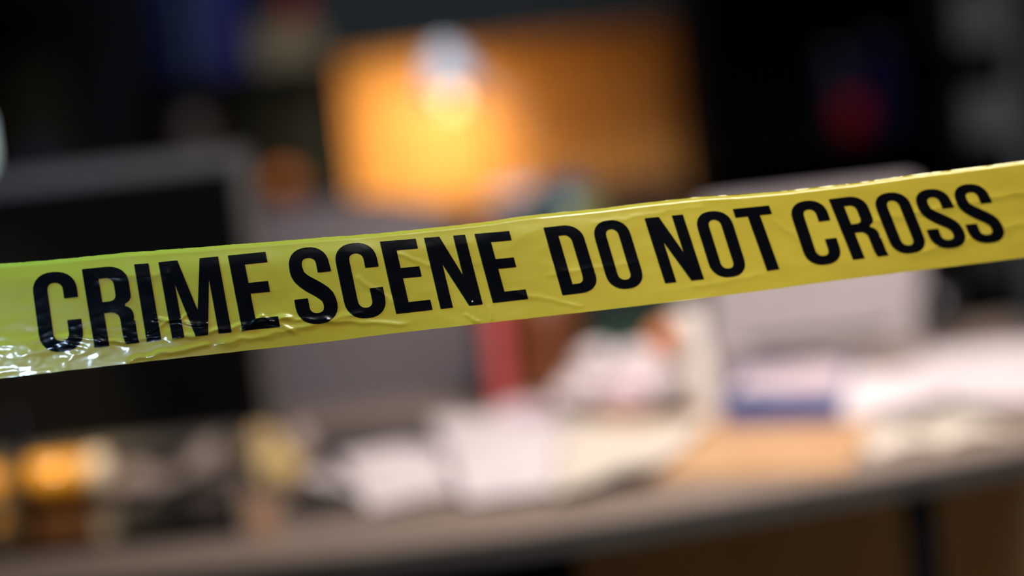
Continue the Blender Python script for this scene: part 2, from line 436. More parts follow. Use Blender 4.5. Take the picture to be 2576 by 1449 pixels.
def leg(x, y):
    obj('leg', box((x-cx_, y-cy_, (DZ-.030)/2), (.036, .036, DZ-.030)), M_blk0, desk, bevel=.002)
lp = PZ(2318, 1240, .716)
leg(lp.x, lp.y+.02); leg(lp.x, 3.48); leg(-.68, 2.75); leg(-.68, 3.38)
obj('modesty_panel', box((.06-cx_, 3.42-cy_, .40), (1.44, .018, .62)), M_brownpanel, desk)
# drawer pedestal below the desk
pe = PZ(1500, 1400, .70)
dp = thing('drawer_pedestal', (pe.x-.24, 3.02, 0), 'dark navy drawer pedestal under the middle of the desk', 'drawer unit')
obj('body', box((0, 0, .345), (.44, .56, .65)), mat('navy_laminate', rgb(20, 24, 40), .5), dp, bevel=.003)
for k in range(3):
    d = obj('drawer', box((0, -.288, .13+k*.215), (.42, .016, .20)), mat('navy_front', rgb(24, 28, 44), .45), dp, bevel=.002)
    obj('handle', box((0, -.301, .13+k*.215+.06), (.14, .012, .010)), M_metal, d)
for sx in (-.18, .18):
    for sy in (-.24, .24): obj('caster', lathe([(0, 0), (.018, 0), (.02, .01), (.018, .02), (0, .02)], 12), M_dark, dp, loc=(sx, sy, 0))

# ------------------------------------------------------------------ left monitor
bl = PY(705, 1108, 3.08); tr = PY(633, 372, 3.08)
mh = tr.z - bl.z; mw = .60; mr = (bl.x+tr.x)/2
mon = thing('monitor', (mr-mw/2, 3.10, DZ), 'large dark computer monitor with thin grey bezel at the left end of the desk', 'monitor')
zc = (bl.z+tr.z)/2 - DZ
obj('housing', rbox(mw, .022, mh, .008, c=(0, .012, zc)), M_dark, mon)
bz = obj('bezel', rbox(mw, .012, mh, .008, c=(0, -.005, zc)), M_bezel, mon)
obj('screen', box((0, -.0125, zc+.002), (mw-.040, .004, mh-.046)), M_screen, mon)
obj('stand_neck', box((0, .045, (zc-mh/2+.12)/2+.006), (.06, .03, zc-mh/2+.12)), M_dark, mon, bevel=.004)
obj('stand_base', rbox(.22, .17, .012, .03, plane='xy', c=(0, .05, .006)), M_bezel, mon)

# ------------------------------------------------------------------ office chair behind the desk
tc_ = PY(1130, 490, 3.74)
ch = thing('office_chair', (tc_.x-.235, 3.98, 0), 'grey padded office chair with rounded backrest behind the desk', 'chair')
def pad(w_, h_, t_, r, bulge):
    bm = bmesh.new(); N = 28
    grid = {}
    for side in (0, 1):
        for i in range(N+1):
            for j in range(N+1):
                u, v = i/N*2-1, j/N*2-1
                # superellipse mapping
                x = u*math.sqrt(1-v*v*.5*(r)) ; y = v*math.sqrt(1-u*u*.5*(r))
                e = max(abs(u), abs(v)); d = t_/2*math.sqrt(max(0, 1-e**6)) + bulge*(1-u*u)*(1-v*v)
                if side == 1 and (i in (0, N) or j in (0, N)): grid[(1, i, j)] = grid[(0, i, j)]; continue
                grid[(side, i, j)] = bm.verts.new((x*w_/2, (-1 if side == 0 else 1)*d, y*h_/2))
    for side in (0, 1):
        for i in range(N):
            for j in range(N):
                bm.faces.new([grid[(side, *k)] for k in ((i, j), (i+1, j), (i+1, j+1), (i, j+1))])
    return bm
br = obj('backrest', pad(.52, .52, .07, .45, .02), M_chair, ch, smooth=True, loc=(0, -.22, tc_.z-.247), rot=(R(-4), 0, 0))
obj('seat', pad(.50, .48, .08, .4, .015), M_chair, ch, smooth=True, loc=(0, .05, .47), rot=(R(90), 0, 0))
obj('back_bracket', tube([(0, -.05, .43), (0, -.17, .44), (0, -.20, .6)], .018), M_metal, ch, smooth=True)
for s in (-1, 1):
    obj('armrest', tube([(s*.24, .05, .45), (s*.28, .05, .50), (s*.28, .05, .66), (s*.28, -.1, .67), (s*.28, .16, .67)], .014), M_dark, ch, smooth=True)
obj('gas_column', tube([(0, .05, .06), (0, .05, .43)], .025), M_metal, ch, smooth=True)
for k in range(5):
    a = R(72*k+18); e = (.29*math.cos(a), .05+.29*math.sin(a), .065)
    l = obj('base_arm', tube([(0, .05, .09), e], [.028, .016]), M_metal, ch, smooth=True)
    obj('caster', lathe([(0, -.012), (.026, -.012), (.028, 0), (.026, .012), (0, .012)], 16, M=Matrix.Translation((e[0], e[1], .028)) @ Matrix.Rotation(R(90), 4, 'X')), M_dark, l)

# ------------------------------------------------------------------ papers
def sheet(name, pts, m, label, cat='paper', amp=.02, seed=0, z=DZ+.002, N=30, sc=9, lift=(0, 0, 0, 0), group=None, tz=None):
    """rumpled sheet: four image corners laid on the plane z (back-left, back-right, front-right, front-left)"""
    c = [PZ(x, y, z) for x, y in pts]
    ctr = sum(c, Vector())/4; ctr.z = z
    V, Fc = [], []
    for j in range(N+1):
        for i in range(N+1):
            u, v = i/N, j/N
            p = (c[0]*(1-u)+c[1]*u)*(1-v) + (c[3]*(1-u)+c[2]*u)*v
            h = .5+.5*noise.noise(Vector((p.x*sc+seed*3.1, p.y*sc*.8, seed)))
            h2 = ridged(Vector((p.x, p.y, seed)), sc*2, 2)*.14
            edge = 1
            zz = amp*max(0, (h-.28))*1.4*edge + amp*.18*h2
            zz += (lift[0]*(1-u)*(1-v)+lift[1]*u*(1-v)+lift[2]*u*v+lift[3]*(1-u)*v)
            p = p + Vector((noise.noise(Vector((v*4, seed, 0)))*.012, noise.noise(Vector((u*4, seed, 5)))*.012, zz))
            V.append(p-ctr)
    for j in range(N):
        for i in range(N):
            a = j*(N+1)+i; Fc.append((a, a+N+1, a+N+2, a+1))
    o = obj(name, (V, Fc), m, smooth=True, loc=ctr)
    s = o.modifiers.new('thick', 'SOLIDIFY'); s.thickness = .0006; s.offset = 1
    return tag(o, label, cat, group)

# kraft folder
def flatbox(name, pts, z, t, m, label, cat, parent=None):
    c = [PZ(x, y, z+t) for x, y in pts]; ctr = sum(c, Vector())/4; ctr.z = z
    bm = bmesh.new()
    a = [bm.verts.new((p.x-ctr.x, p.y-ctr.y, 0)) for p in c]; b = [bm.verts.new((p.x-ctr.x, p.y-ctr.y, t)) for p in c]
    bm.faces.new(a); bm.faces.new(b[::-1])
    for i in range(4): bm.faces.new((a[i], a[(i+1) % 4], b[(i+1) % 4], b[i]))
    o = obj(name, bm, m, loc=ctr, bevel=min(.002, t*.3))
    if label: tag(o, label, cat)
    return o
flatbox('folder', [(1420, 1052), (2205, 1040), (2135, 1172), (1600, 1195)], DZ, .010, M_kraft, 'tan kraft card folder lying near the front edge of the desk under the blue book', 'folder')
flatbox('notebook', [(760, 1090), (1110, 1058), (1090, 1115), (745, 1165)], DZ, .010, M_pad, 'black notebook lying behind the rumpled white sheets, in front of the grey chair', 'notebook')
sheet('paper_sheet', [(825, 1142), (1130, 1095), (1295, 1232), (925, 1290)], M_paper, 'rumpled white sheet with a curled front corner, leftmost of the front papers', amp=.030, seed=1, z=DZ+.001)
sheet('paper_sheet', [(760, 1205), (900, 1150), (1010, 1235), (915, 1272)], M_print, 'small printed sheet poking out left beside the yellow crumpled wrapper', amp=.012, seed=5, z=DZ+.001)
sheet('paper_sheet', [(1085, 1078), (1440, 1070), (1490, 1232), (1170, 1262)], M_print, 'rumpled printed sheet in the middle of the front papers, its back corner raised', amp=.020, seed=2, z=DZ+.006, lift=(.012, 0, 0, 0))
sheet('paper_sheet', [(1420, 1075), (1800, 1066), (1650, 1205), (1390, 1250)], M_cream, 'cream-white sheet lying half over the tan folder', amp=.020, seed=3, z=DZ+.012)

# blue book on the folder
def book(name, pts, z, t, m, label, cat='book'):
    c = [PZ(x, y, z+t) for x, y in pts]; ctr = sum(c, Vector())/4; ctr.z = z
    e = thing(name, ctr, label, cat)
    for nm, z0, z1, mm, k in (('cover', 0, .003, m, 1), ('page_block', .003, t-.003, M_cream, .97), ('cover', t-.003, t, m, 1)):
        bm = bmesh.new()
        a = [bm.verts.new(((p.x-ctr.x)*k, (p.y-ctr.y)*k, z0)) for p in c]; b = [bm.verts.new(((p.x-ctr.x)*k, (p.y-ctr.y)*k, z1)) for p in c]
        bm.faces.new(a); bm.faces.new(b[::-1])
        for i in range(4): bm.faces.new((a[i], a[(i+1) % 4], b[(i+1) % 4], b[i]))
        obj(nm, bm, mm, e)
    p0, p1 = c[3]-ctr, c[2]-ctr
    bm = bmesh.new(); d = Vector((0, -.003, 0))
    q_ = [Vector((p.x, p.y, zz)) for zz in (0, t) for p in (p0, p1)]
    vv = [bm.verts.new(v) for v in q_] + [bm.verts.new(v+d) for v in q_]
    for f in ((0,1,3,2), (4,5,7,6), (0,1,5,4), (2,3,7,6), (0,2,6,4), (1,3,7,5)): bm.faces.new([vv[i] for i in f])
    obj('spine', bm, m, e)
    return e
book('book', [(1845, 925), (2150, 905), (2118, 1012), (1815, 1022)], DZ+.010, .024, M_blue, 'blue hardback book lying on the tan folder beneath white papers')
sheet('paper_sheet', [(1868, 935), (2130, 922), (2120, 992), (1850, 1005)], M_pinkp, 'pale pinkish sheet lying on top of the blue book', amp=.012, seed=8, z=DZ+.0355)
sheet('paper_sheet', [(2080, 955), (2370, 915), (2390, 1000), (2130, 1062)], M_paper, 'rumpled white sheet sliding off the right side of the blue book', amp=.024, seed=9, z=DZ+.012)
sheet('paper_sheet', [(2330, 895), (2760, 850), (2800, 935), (2380, 975)], M_print, 'large printed sheet at the far right end of the desk, behind the booklet', amp=.022, seed=10, z=DZ+.004)
sheet('paper_sheet', [(2360, 955), (2700, 905), (2740, 1000), (2400, 1030)], M_paper, 'white sheet lying at the right over the printed sheet and behind the open booklet', amp=.020, seed=12, z=DZ+.006)
# open booklet
bk = PZ(2330, 1095, DZ)
boo = thing('booklet', (bk.x, bk.y, DZ), 'open cream booklet lying near the front edge at the right end of the desk', 'booklet', rz=R(9))
for s in (-1, 1):
    V, Fc = [], []; N = 12
    for j in range(2):
        for i in range(N+1):
            u = i/N; V.append((s*u*.085, (j-.5)*.125, .002+.010*math.sin(u*math.pi)**.8*(1-.3*u)))
    for i in range(N): Fc.append((i, i+1, N+2+i, N+1+i) if s > 0 else (i, N+1+i, N+2+i, i+1))
    o = obj('page_leaf', (V, Fc), M_cream, boo, smooth=True)
    md = o.modifiers.new('t', 'SOLIDIFY'); md.thickness = .0018; md.offset = -1

# crumpled paper balls
def crumple(r, seed, flat=1, elong=1):
    rnd = random.Random(seed); bm = bmesh.new(); bmesh.ops.create_icosphere(bm, subdivisions=3, radius=1)
    for v in bm.verts:
        n = v.co.normalized()
        d = noise.voronoi(n*1.7 + Vector((seed, 0, 0)))[0]
        k = 1.08 - .42*(d[0]) + .16*min(.5, d[1]-d[0]) + rnd.uniform(-.055, .055)
        v.co = Vector((n.x*elong, n.y, n.z*flat))*r*k
    return bm
def ball(px, py, Y, r, m, label, seed, flat=1, elong=1, z=None):
    p = PY(px, py, Y)
    if z is not None: p.z = z
    bm = crumple(r, seed, flat, elong)
    lo = min(v.co.z for v in bm.verts)
    if z is not None: p.z = z - lo
    o = obj('crumpled_paper', bm, m, loc=p)
    return tag(o, label, 'crumpled paper', 'crumpled papers heaped in the middle of the desk')
ball(1320, 1020, 3.20, .034, M_pinkp, 'flattish pale pink crumpled paper at the left end of the heap, before the red folder', 1, .45, 1.6, z=DZ)
ball(1480, 985, 3.20, .040, M_paper, 'white crumpled paper left of the middle of the heap, before the globe stand', 2, .85, 1.2, z=DZ)
ball(1565, 980, 3.14, .042, M_pinkp, 'largest crumpled paper, pale and faintly pink, at the foot of the heap', 3.3, .85, 1.1, z=DZ)
ball(1665, 960, 3.18, .040, M_print, 'grey-violet printed crumpled paper on the desk beside the white paper roll', 4.1, .85, 1, z=DZ)
ball(1600, 890, 3.17, .030, M_paper, 'white crumpled paper resting on top of the heap', 5.7, .75, 1.2, z=DZ+.052)
ball(1495, 912, 3.20, .026, M_paper, 'small white crumpled paper perched high on the left of the heap', 9.2, .8, 1.2, z=DZ+.056)
o = ball(1682, 850, 3.19, .030, M_orange, 'small orange crumpled paper at the top of the heap by the white paper roll', 6.6, .9, 1, z=DZ+.066)
# white paper roll standing
wp = PZ(1782, 1066, DZ)
bm = bmesh.new(); V, Fc = [], []; N = 40
for j in range(9):
    z = .150*j/8
    for i in range(N+1):
        t = i/N*2*math.pi*1.35; rr = .0175 + .0016*t/2/math.pi + .002*math.sin(z*20)
        V.append((rr*math.cos(t+.6) - z*.10, rr*math.sin(t+.6), z))
for j in range(8):
    for i in range(N): a = j*(N+1)+i; Fc.append((a, a+1, a+N+2, a+N+1))
bm.free()
o = obj('paper_roll', (V, Fc), M_white, smooth=True, loc=(wp.x, wp.y, DZ))
md = o.modifiers.new('t', 'SOLIDIFY'); md.thickness = .0006
tag(o, 'white rolled-up sheet standing upright between the crumpled papers and the laptop', 'paper roll')

fb = PY(1625, 850, 3.36)
fbx = obj('filing_box', box((0, 0, .055), (.15, .07, .11)), M_green, loc=(fb.x, 3.36, DZ), bevel=.002)
tag(fbx, 'dark green box at the back of the desk behind the crumpled papers', 'box')
# black case under the heap's right foot
flatbox('glasses_case', [(1430, 1030), (1700, 1015), (1705, 1050), (1420, 1062)], DZ, .006, M_pad, 'flat black case on the desk in front of the crumpled papers', 'case')

# red folder standing
rf = PY(1272, 1040, 3.34)
rb = thing('binder', (rf.x, 3.36, DZ), 'red ring binder standing upright beside the grey chair and the globe', 'binder')
hgt = PY(1225, 575, 3.34).z - DZ
obj('cover', box((-.0125, 0, hgt/2), (.003, .12, hgt)), M_red, rb, bevel=.001)
obj('cover', box((.0125, 0, hgt/2), (.003, .12, hgt)), M_red, rb, bevel=.001)
obj('spine', box((0, -.0615, hgt/2), (.028, .003, hgt)), M_red, rb, bevel=.001)
obj('page_block', box((0, .0, hgt/2), (.021, .112, hgt-.012)), M_cream, rb)

# globe on wooden stand
gp = PY(1388, 985, 3.42); gc = PY(1422, 548, 3.42); gz = gc.z - DZ
m = bpy.data.materials.new('globe_map'); m.use_nodes = True; nt = m.node_tree; b = nt.nodes['Principled BSDF']
tcn = nt.nodes.new('ShaderNodeTexCoord'); nn = nt.nodes.new('ShaderNodeTexNoise'); nn.inputs['Scale'].default_value = 14; nn.inputs['Detail'].default_value = 4
cr = nt.nodes.new('ShaderNodeValToRGB'); cr.color_ramp.elements[0].position = .47; cr.color_ramp.elements[0].color = rgb(28, 62, 104)
cr.color_ramp.elements[1].position = .50; cr.color_ramp.elements[1].color = rgb(66, 98, 62)
e_ = cr.color_ramp.elements.new(.60); e_.color = rgb(112, 110, 62)
nt.links.new(tcn.outputs['Object'], nn.inputs['Vector']); nt.links.new(nn.outputs['Fac'], cr.inputs[0]); nt.links.new(cr.outputs[0], b.inputs['Base Color']); b.inputs['Roughness'].default_value = .35
gl = thing('desk_globe', (gp.x, 3.44, DZ), 'blue and green globe on a brown wooden stand at the back of the desk', 'globe')
gx = gc.x - gp.x
obj('stand', lathe([(0, 0), (.056, 0), (.058, .012), (.054, .022), (.050, .04), (.053, .09), (.050, .13), (.028, .155), (.018, gz-.060), (0, gz-.059)], 36), M_brown, gl, smooth=True)
bm = bmesh.new(); bmesh.ops.create_uvsphere(bm, u_segments=48, v_segments=28, radius=.058)
obj('sphere', bm, m, gl, smooth=True, loc=(gx, 0, gz), rot=(0, R(23), 0))
arcp = [(gx + .066*math.sin(R(a)), 0, gz + .066*math.cos(R(a))) for a in range(-20, 205, 9)]
obj('meridian_arc', tube(arcp, .0022, 8), mat('dull_brass', rgb(112, 104, 84), .5, metal=.4), gl, smooth=True)

# ------------------------------------------------------------------ laptop
lb = PZ(2062, 884, DZ); lw = .315
Lp = thing('laptop', (lb.x, lb.y-.0, DZ), 'open silver laptop seen from behind at the right of the desk', 'laptop', rz=R(1))
obj('base', rbox(lw, .22, .014, .012, plane='xy', c=(0, .112, .010)), M_alu, Lp)
obj('keyboard', box((0, .10, .0178), (lw-.04, .10, .0015)), M_dark, Lp)
obj('lid', rbox(lw, .007, .222, .012, c=(0, 0, .111)), M_alu, Lp, loc=(0, .006, .018), rot=(R(9), 0, 0))
obj('display', box((0, .0040, .12), (lw-.02, .001, .195)), M_screen, Lp, loc=(0, .006, .018), rot=(R(9), 0, 0))
obj('hinge', tube([(-.11, .003, .018), (.11, .003, .018)], .006), M_dark, Lp)
# small clear glass right of it
gpp = PZ(2362, 850, DZ)
M_glass = mat('clear_glass', (1, 1, 1, 1), .2, trans=1, c2=(1, 1, 1, 1))
o = obj('glass_tumbler', lathe([(0, 0), (.028, 0), (.032, .075), (.0305, .075), (.027, .006), (0, .006)], 28), M_glass, smooth=True, loc=(gpp.x, gpp.y, DZ))
tag(o, 'small clear glass tumbler standing right of the laptop', 'glass')
# black pouch standing in for the shadow below the laptop base
flatbox('base_shadow', [(1880, 905), (2090, 890), (2085, 906), (1875, 922)], DZ, .012, M_dark, 'black pouch standing in for the shadow below the silver laptop', 'sliver')

# ------------------------------------------------------------------ left end of the desk
flatbox('desk_pad', [(-260, 1255), (590, 1205), (612, 1338), (-300, 1432)], DZ, .004, M_pad, 'glossy black desk pad at the left end of the desk', 'desk pad')
M_amber = mat('amber_plastic', rgb(250, 180, 60), .2, trans=.2, c2=rgb(245, 172, 52), coat=.5)
def pill(px, py, L, r, rz, label, capm, z0):
    p = PZ(px, py, z0+r*1.1)
    e = thing('pill_bottle', (p.x, p.y, z0), label, 'pill bottle', rz=rz)
    Mx = Matrix.Translation((0, 0, r*1.1)) @ Matrix.Rotation(R(90), 4, 'Y')
    obj('bottle', lathe([(0, -L/2), (r*.9, -L/2), (r, -L/2+.003), (r, L/2-.012), (r*.85, L/2-.006), (r*.85, L/2), (0, L/2)], 28, M=Mx), M_amber, e, smooth=True)
    obj('cap', lathe([(0, L/2-.004), (r*1.08, L/2-.004), (r*1.1, L/2), (r*1.1, L/2+.014), (r*1.0, L/2+.018), (0, L/2+.018)], 28, M=Mx), capm, e, smooth=True)
    return e
M_glint = mat('glint_cap', rgb(255, 232, 200), .4)  # near-white colour painted in for the bright highlight on the bottle end
pill(138, 1200, .100, .025, R(-3), 'amber bottle lying on its side with a pale cap standing in for the highlight at its right end', M_glint, DZ+.004)
pill(-10, 1205, .05, .018, R(80), 'dim orange bottle lying at the left border, beside the larger amber bottle', M_amber, DZ+.004)
# dark pen cup / post in front
dpn = PZ(72, 1300, DZ+.004)
o = obj('marker_pen', lathe([(0, 0), (.008, 0), (.009, .004), (.009, .085), (.007, .09), (.0065, .125), (.004, .13), (0, .13)], 16), mat('navy_plastic', rgb(14, 18, 34), .4), smooth=True, loc=(dpn.x, dpn.y, DZ+.004))
tag(o, 'dark navy marker pen standing on end in front of the amber bottles', 'pen')
flatbox('amber_reflection', [(95, 1292), (235, 1280), (228, 1330), (90, 1345)], DZ+.004, .016, mat('reflection_amber', rgb(110, 66, 30), .5), 'small orange-brown box standing in for the amber reflection on the black desk pad', 'box')  # box coloured to stand in for amber reflected in the glossy pad
bt = PZ(115, 1145, DZ)
obx = obj('eraser', box((0, 0, .018), (.05, .02, .036)), mat('pale_blue', rgb(120, 130, 170), .6), loc=(bt.x, bt.y, DZ), bevel=.003)
tag(obx, 'pale blue block just behind the amber bottle', 'block')

ml = bpy.data.lights.new('warm_spot', 'SPOT'); ml.energy = 300; ml.color = (1, .80, .52); ml.spot_size = R(10); ml.spot_blend = .8; ml.shadow_soft_size = .03  # added spot out of view, brightens only the amber bottle area
mlo = bpy.data.objects.new('warm_spot', ml); COL.objects.link(mlo); mlo.location = (-.95, 2.05, 2.3)
mlo.rotation_euler = (PZ(190, 1200, DZ) - mlo.location).to_track_quat('-Z', 'Y').to_euler()
# black mouse shape added to fill the dark patch beside the sheet
mp_ = PZ(812, 1288, DZ); bm = bmesh.new(); bmesh.ops.create_uvsphere(bm, u_segments=28, v_segments=16, radius=1)
for v in bm.verts: v.co = Vector((v.co.x*.052, v.co.y*.030, max(0, v.co.z)*.024*(1-.25*v.co.x)))
o = thing('dark_patch_mouse', (mp_.x, mp_.y+.02, DZ), 'black mouse shape added for the dark patch at the left edge of the front white sheet', 'computer mouse')
obj('shell', bm, M_dark, o, smooth=True)
obj('scroll_wheel', lathe([(0, -.003), (.007, -.003), (.007, .003), (0, .003)], 16, M=Matrix.Translation((.022, 0, .018)) @ Matrix.Rotation(R(90), 4, 'X')), M_metal, o)
# wavy cloth strip
def ribbon():
    V, Fc = [], []
    a, b_ = PZ(290, 1232, DZ+.004), PZ(560, 1188, DZ+.004)
    N, Mv = 50, 10
    ctr = (a+b_)/2; ctr.z = DZ+.004
    for i in range(N+1):
        u = i/N
        p = a.lerp(b_, u)
        for j in range(Mv+1):
            v = j/Mv
            z = .012 + .012*math.sin(u*9) + .030*u*u + .008*noise.noise(Vector((u*6, v*3, 2)))
            z = max(.0008, z*(.35+.65*math.sin(v*math.pi*.9)))
            V.append(p + Vector((0, (v-.5)*.08, z)) - Vector((ctr.x, ctr.y, a.z)))
    for i in range(N):
        for j in range(Mv): k = i*(Mv+1)+j; Fc.append((k, k+Mv+1, k+Mv+2, k+1))
    o = obj('crumpled_cloth', (V, Fc), M_cloth, smooth=True, loc=(ctr.x, ctr.y, DZ+.004))
    md = o.modifiers.new('t', 'SOLIDIFY'); md.thickness = .002
    tag(o, 'rumpled grey-brown cloth between the amber bottle and the yellow crumpled wrapper', 'cloth')
ribbon()
# yellow crumpled wrappers
def wrapper(px, py, Y, r, m, label, seed, z, flat=.8, elong=1):
    p = PY(px, py, Y); bm = crumple(r, seed, flat, elong); lo = min(v.co.z for v in bm.verts)
    o = obj('crumpled_wrapper', bm, m, loc=(p.x, Y, z-lo)); return tag(o, label, 'wrapper', 'crumpled wrappers below the monitor')
wrapper(700, 1200, 2.97, .031, M_yellowp, 'yellow and white crumpled wrapper resting on the desk left of the white sheets', 12.3, DZ, .85, 1.1)
wrapper(665, 1130, 3.03, .024, mat('tan_wrap', rgb(180, 158, 128), .5, c2=rgb(196, 156, 80), scale=30), 'tan crumpled wrapper just below the corner of the dark monitor', 14.8, DZ, 1.5, 1.3)
wrapper(762, 1175, 3.05, .026, mat('grey_wrap', rgb(165, 148, 138), .6), 'small grey-beige crumpled wrapper behind the yellow one', 17.2, DZ, 1.3, .8)
flatbox('card', [(612, 1255), (690, 1248), (700, 1345), (640, 1352)], DZ, .003, mat('tan_card', rgb(158, 120, 94), .6), 'small tan card lying before the yellow crumpled wrapper', 'card')

# ------------------------------------------------------------------ sideboard behind, with lamp
SBZ = .90
sb = thing('sideboard', (-.475, 4.62, 0), 'long dark sideboard against the back wall behind the grey chair', 'sideboard')
obj('body', box((0, 0, .06+(SBZ-.08)/2), (1.60, .36, SBZ-.08)), mat('dark_laminate', rgb(24, 24, 26), .6), sb)
obj('top', box((0, -.01, SBZ-.01), (1.64, .38, .02)), mat('dark_top', rgb(34, 30, 28), .5), sb, bevel=.002)
for k in range(4):
    d = obj('door', box((-.60+k*.40, -.189, .48), (.39, .018, .76)), mat('door_front', rgb(28, 28, 30), .55), sb, bevel=.002)
    obj('handle', box((-.60+k*.40+(.16 if k % 2 == 0 else -.16), -.204, .6), (.012, .012, .14)), M_metal, d)
obj('plinth', box((0, 0, .03), (1.5, .32, .06)), M_dark, sb)
hd = PY(1138, 234, 4.66)                # lamp mouth
lamp = thing('desk_lamp', (hd.x+.11, 4.70, SBZ), 'grey desk lamp with its lit shade turned towards the slat panel', 'lamp')
def loc_(p): return Vector(p) - lamp.location
aim = Vector((.12, -.30, -.92)).normalized()
Q = aim.to_track_quat('-Z', 'Y').to_matrix().to_4x4()
hl = loc_(hd)
MH = Matrix.Translation(hl) @ Q @ Matrix.Scale(1.2, 4)
obj('lamp_base', lathe([(0, 0), (.065, 0), (.068, .006), (.06, .014), (.012, .02), (0, .02)], 32), M_lampgrey, lamp, smooth=True)
obj('arm', tube([(0, 0, .015), (.02, 0, .17), tuple(hl + Q.to_3x3() @ Vector((0, 0, .075)))], .005), M_lampgrey, lamp, smooth=True)
obj('lamp_shade', lathe([(.045, -.004), (.047, 0), (.040, .035), (.022, .068), (.012, .078), (0, .080), (.0, .077), (.010, .075), (.020, .064), (.038, .033), (.0445, 0)], 32, M=MH), M_lampgrey, lamp, smooth=True)
M_bulb = mat('bulb_glow', (1, .8, .5, 1), .5, emis=(1, .58, .25, 1), es=4)
bm = bmesh.new(); bmesh.ops.create_uvsphere(bm, u_segments=20, v_segments=14, radius=.014, matrix=MH @ Matrix.Translation((.004, 0, -.012)))
obj('bulb', bm, M_bulb, lamp, smooth=True)
def spot(name, loc, target, power, color, ang, blend=1., r=.02):
    d = bpy.data.lights.new(name, 'SPOT'); d.energy = power; d.color = color; d.spot_size = R(ang); d.spot_blend = blend; d.shadow_soft_size = r
    o = bpy.data.objects.new(name, d); COL.objects.link(o); o.location = loc
    o.rotation_euler = (Vector(target)-Vector(loc)).to_track_quat('-Z', 'Y').to_euler(); return o
tgt = PY(1040, 395, Y1-.04)
spot('lamp_light', hd + Vector((-.03, .02, -.065)), tgt, 15.5, (1, .78, .40), 108, 1.0)
spot('lamp_spill', hd + Vector((.03, .03, -.055)), PY(1430, 300, Y1-.04), 3.2, (1, .62, .22), 130, 1.0)
# things on the sideboard
def onboard(px, Y=4.60): return PY(px, 500, Y).x
o = obj('ornament_ball', lathe([(0, 0), (.022, 0), (.018, .03), (.014, .05)] + [(.036*math.sin(R(a)), .088-.036*math.cos(R(a))) for a in range(24, 181, 12)], 28), M_amberball, smooth=True, loc=(PY(710, 430, 4.55).x, 4.55, SBZ))
tag(o, 'dim amber ball ornament on a short foot beyond the corner of the dark monitor', 'ornament')
o = obj('vase', lathe([(0, 0), (.05, 0), (.06, .06), (.05, .15), (.03, .2), (.035, .24), (.03, .24), (.025, .2), (0, .19)], 28), mat('brown_vase', rgb(60, 44, 36), .6), smooth=True, loc=(PY(480, 300, 4.55).x, 4.56, SBZ))
tag(o, 'dim brown vase on the sideboard beneath the wall shelf', 'vase')
o = obj('vase', lathe([(0, 0), (.035, 0), (.045, .06), (.035, .16), (.016, .19), (.018, .22), (.014, .22), (.012, .19), (0, .18)], 28), mat('blue_vase', rgb(40, 46, 96), .5), smooth=True, loc=(PY(90, 360, 4.55).x, 4.55, SBZ))
tag(o, 'dim blue vase at the far left in front of the olive board', 'vase')
# olive board on the wall, left
a, b_ = PY(-60, 480, Y1), PY(165, 190, Y1)
pb = thing('pinboard', ((a.x+b_.x)/2, Y1, (a.z+b_.z)/2), 'dim olive pinboard on the dark back wall at the far left', 'pinboard')
obj('board', box((0, -.008, 0), (b_.x-a.x, .012, abs(b_.z-a.z)+.1)), M_olive, pb)
for s in (-1, 1): obj('frame_side', box((s*(b_.x-a.x)/2, -.01, 0), (.012, .018, abs(b_.z-a.z)+.112)), M_dark, pb)

# wall shelf with books, upper left
SHZ = PY(610, 172, 4.86).z
sx0, sx1 = PY(380, 100, 4.86).x, PY(835, 100, 4.86).x
sh = thing('wall_shelf', ((sx0+sx1)/2, Y1, SHZ), 'dark wall shelf at the upper left carrying blue books and a beige box', 'shelf')
obj('board', box((0, -.11, -.012), (sx1-sx0, .22, .024)), M_dark, sh, bevel=.002)
for s in (-1, 1): obj('bracket', box((s*(sx1-sx0)*.38, -.09, -.05), (.015, .17, .05)), M_metal, sh)
random.seed(4)
def upright(px, w_, h_, m, label, z=SHZ, Y=4.86, dpt=.14, name='book', cat='book', group=None):
    x = PY(px, 100, Y).x
    e = thing(name, (x, Y, z), label, cat, group=group)
    obj('cover', box((-w_/2+.0015, 0, h_/2), (.003, dpt, h_)), m, e); obj('cover', box((w_/2-.0015, 0, h_/2), (.003, dpt, h_)), m, e)
    obj('spine', box((0, -dpt/2, h_/2), (w_, .003, h_)), m, e)
    obj('page_block', box((0, .002, h_/2), (w_-.006, dpt-.008, h_-.008)), M_cream, e)
upright(440, .050, .20, M_navy, 'thick dark blue book at the left end of the wall shelf', group='books on the wall shelf')
upright(490, .022, .17, mat('teal_grey', rgb(52, 66, 76), .6), 'thin grey-teal book between the blue books on the wall shelf', group='books on the wall shelf')
upright(560, .055, .21, mat('indigo', rgb(34, 32, 98), .6), 'wide indigo book in the middle of the wall shelf', group='books on the wall shelf')
upright(622, .035, .22, M_navy, 'dark blue book beside the beige box on the wall shelf', group='books on the wall shelf')
bxp = PY(725, 100, 4.84).x
e = thing('storage_box', (bxp, 4.86, SHZ), 'dim beige box at the right end of the wall shelf', 'box')
obj('body', box((0, 0, .033), (.135, .15, .066)), M_beige, e, bevel=.002); obj('lid', box((0, 0, .071), (.139, .154, .012)), M_beige, e, bevel=.002)
o = obj('trinket_box', box((0, 0, .03), (.05, .06, .06)), M_darkred, loc=(PY(750, 60, 4.86).x, 4.86, SHZ+.0775), bevel=.004)
tag(o, 'small dark red box stacked on the beige box on the wall shelf', 'box')

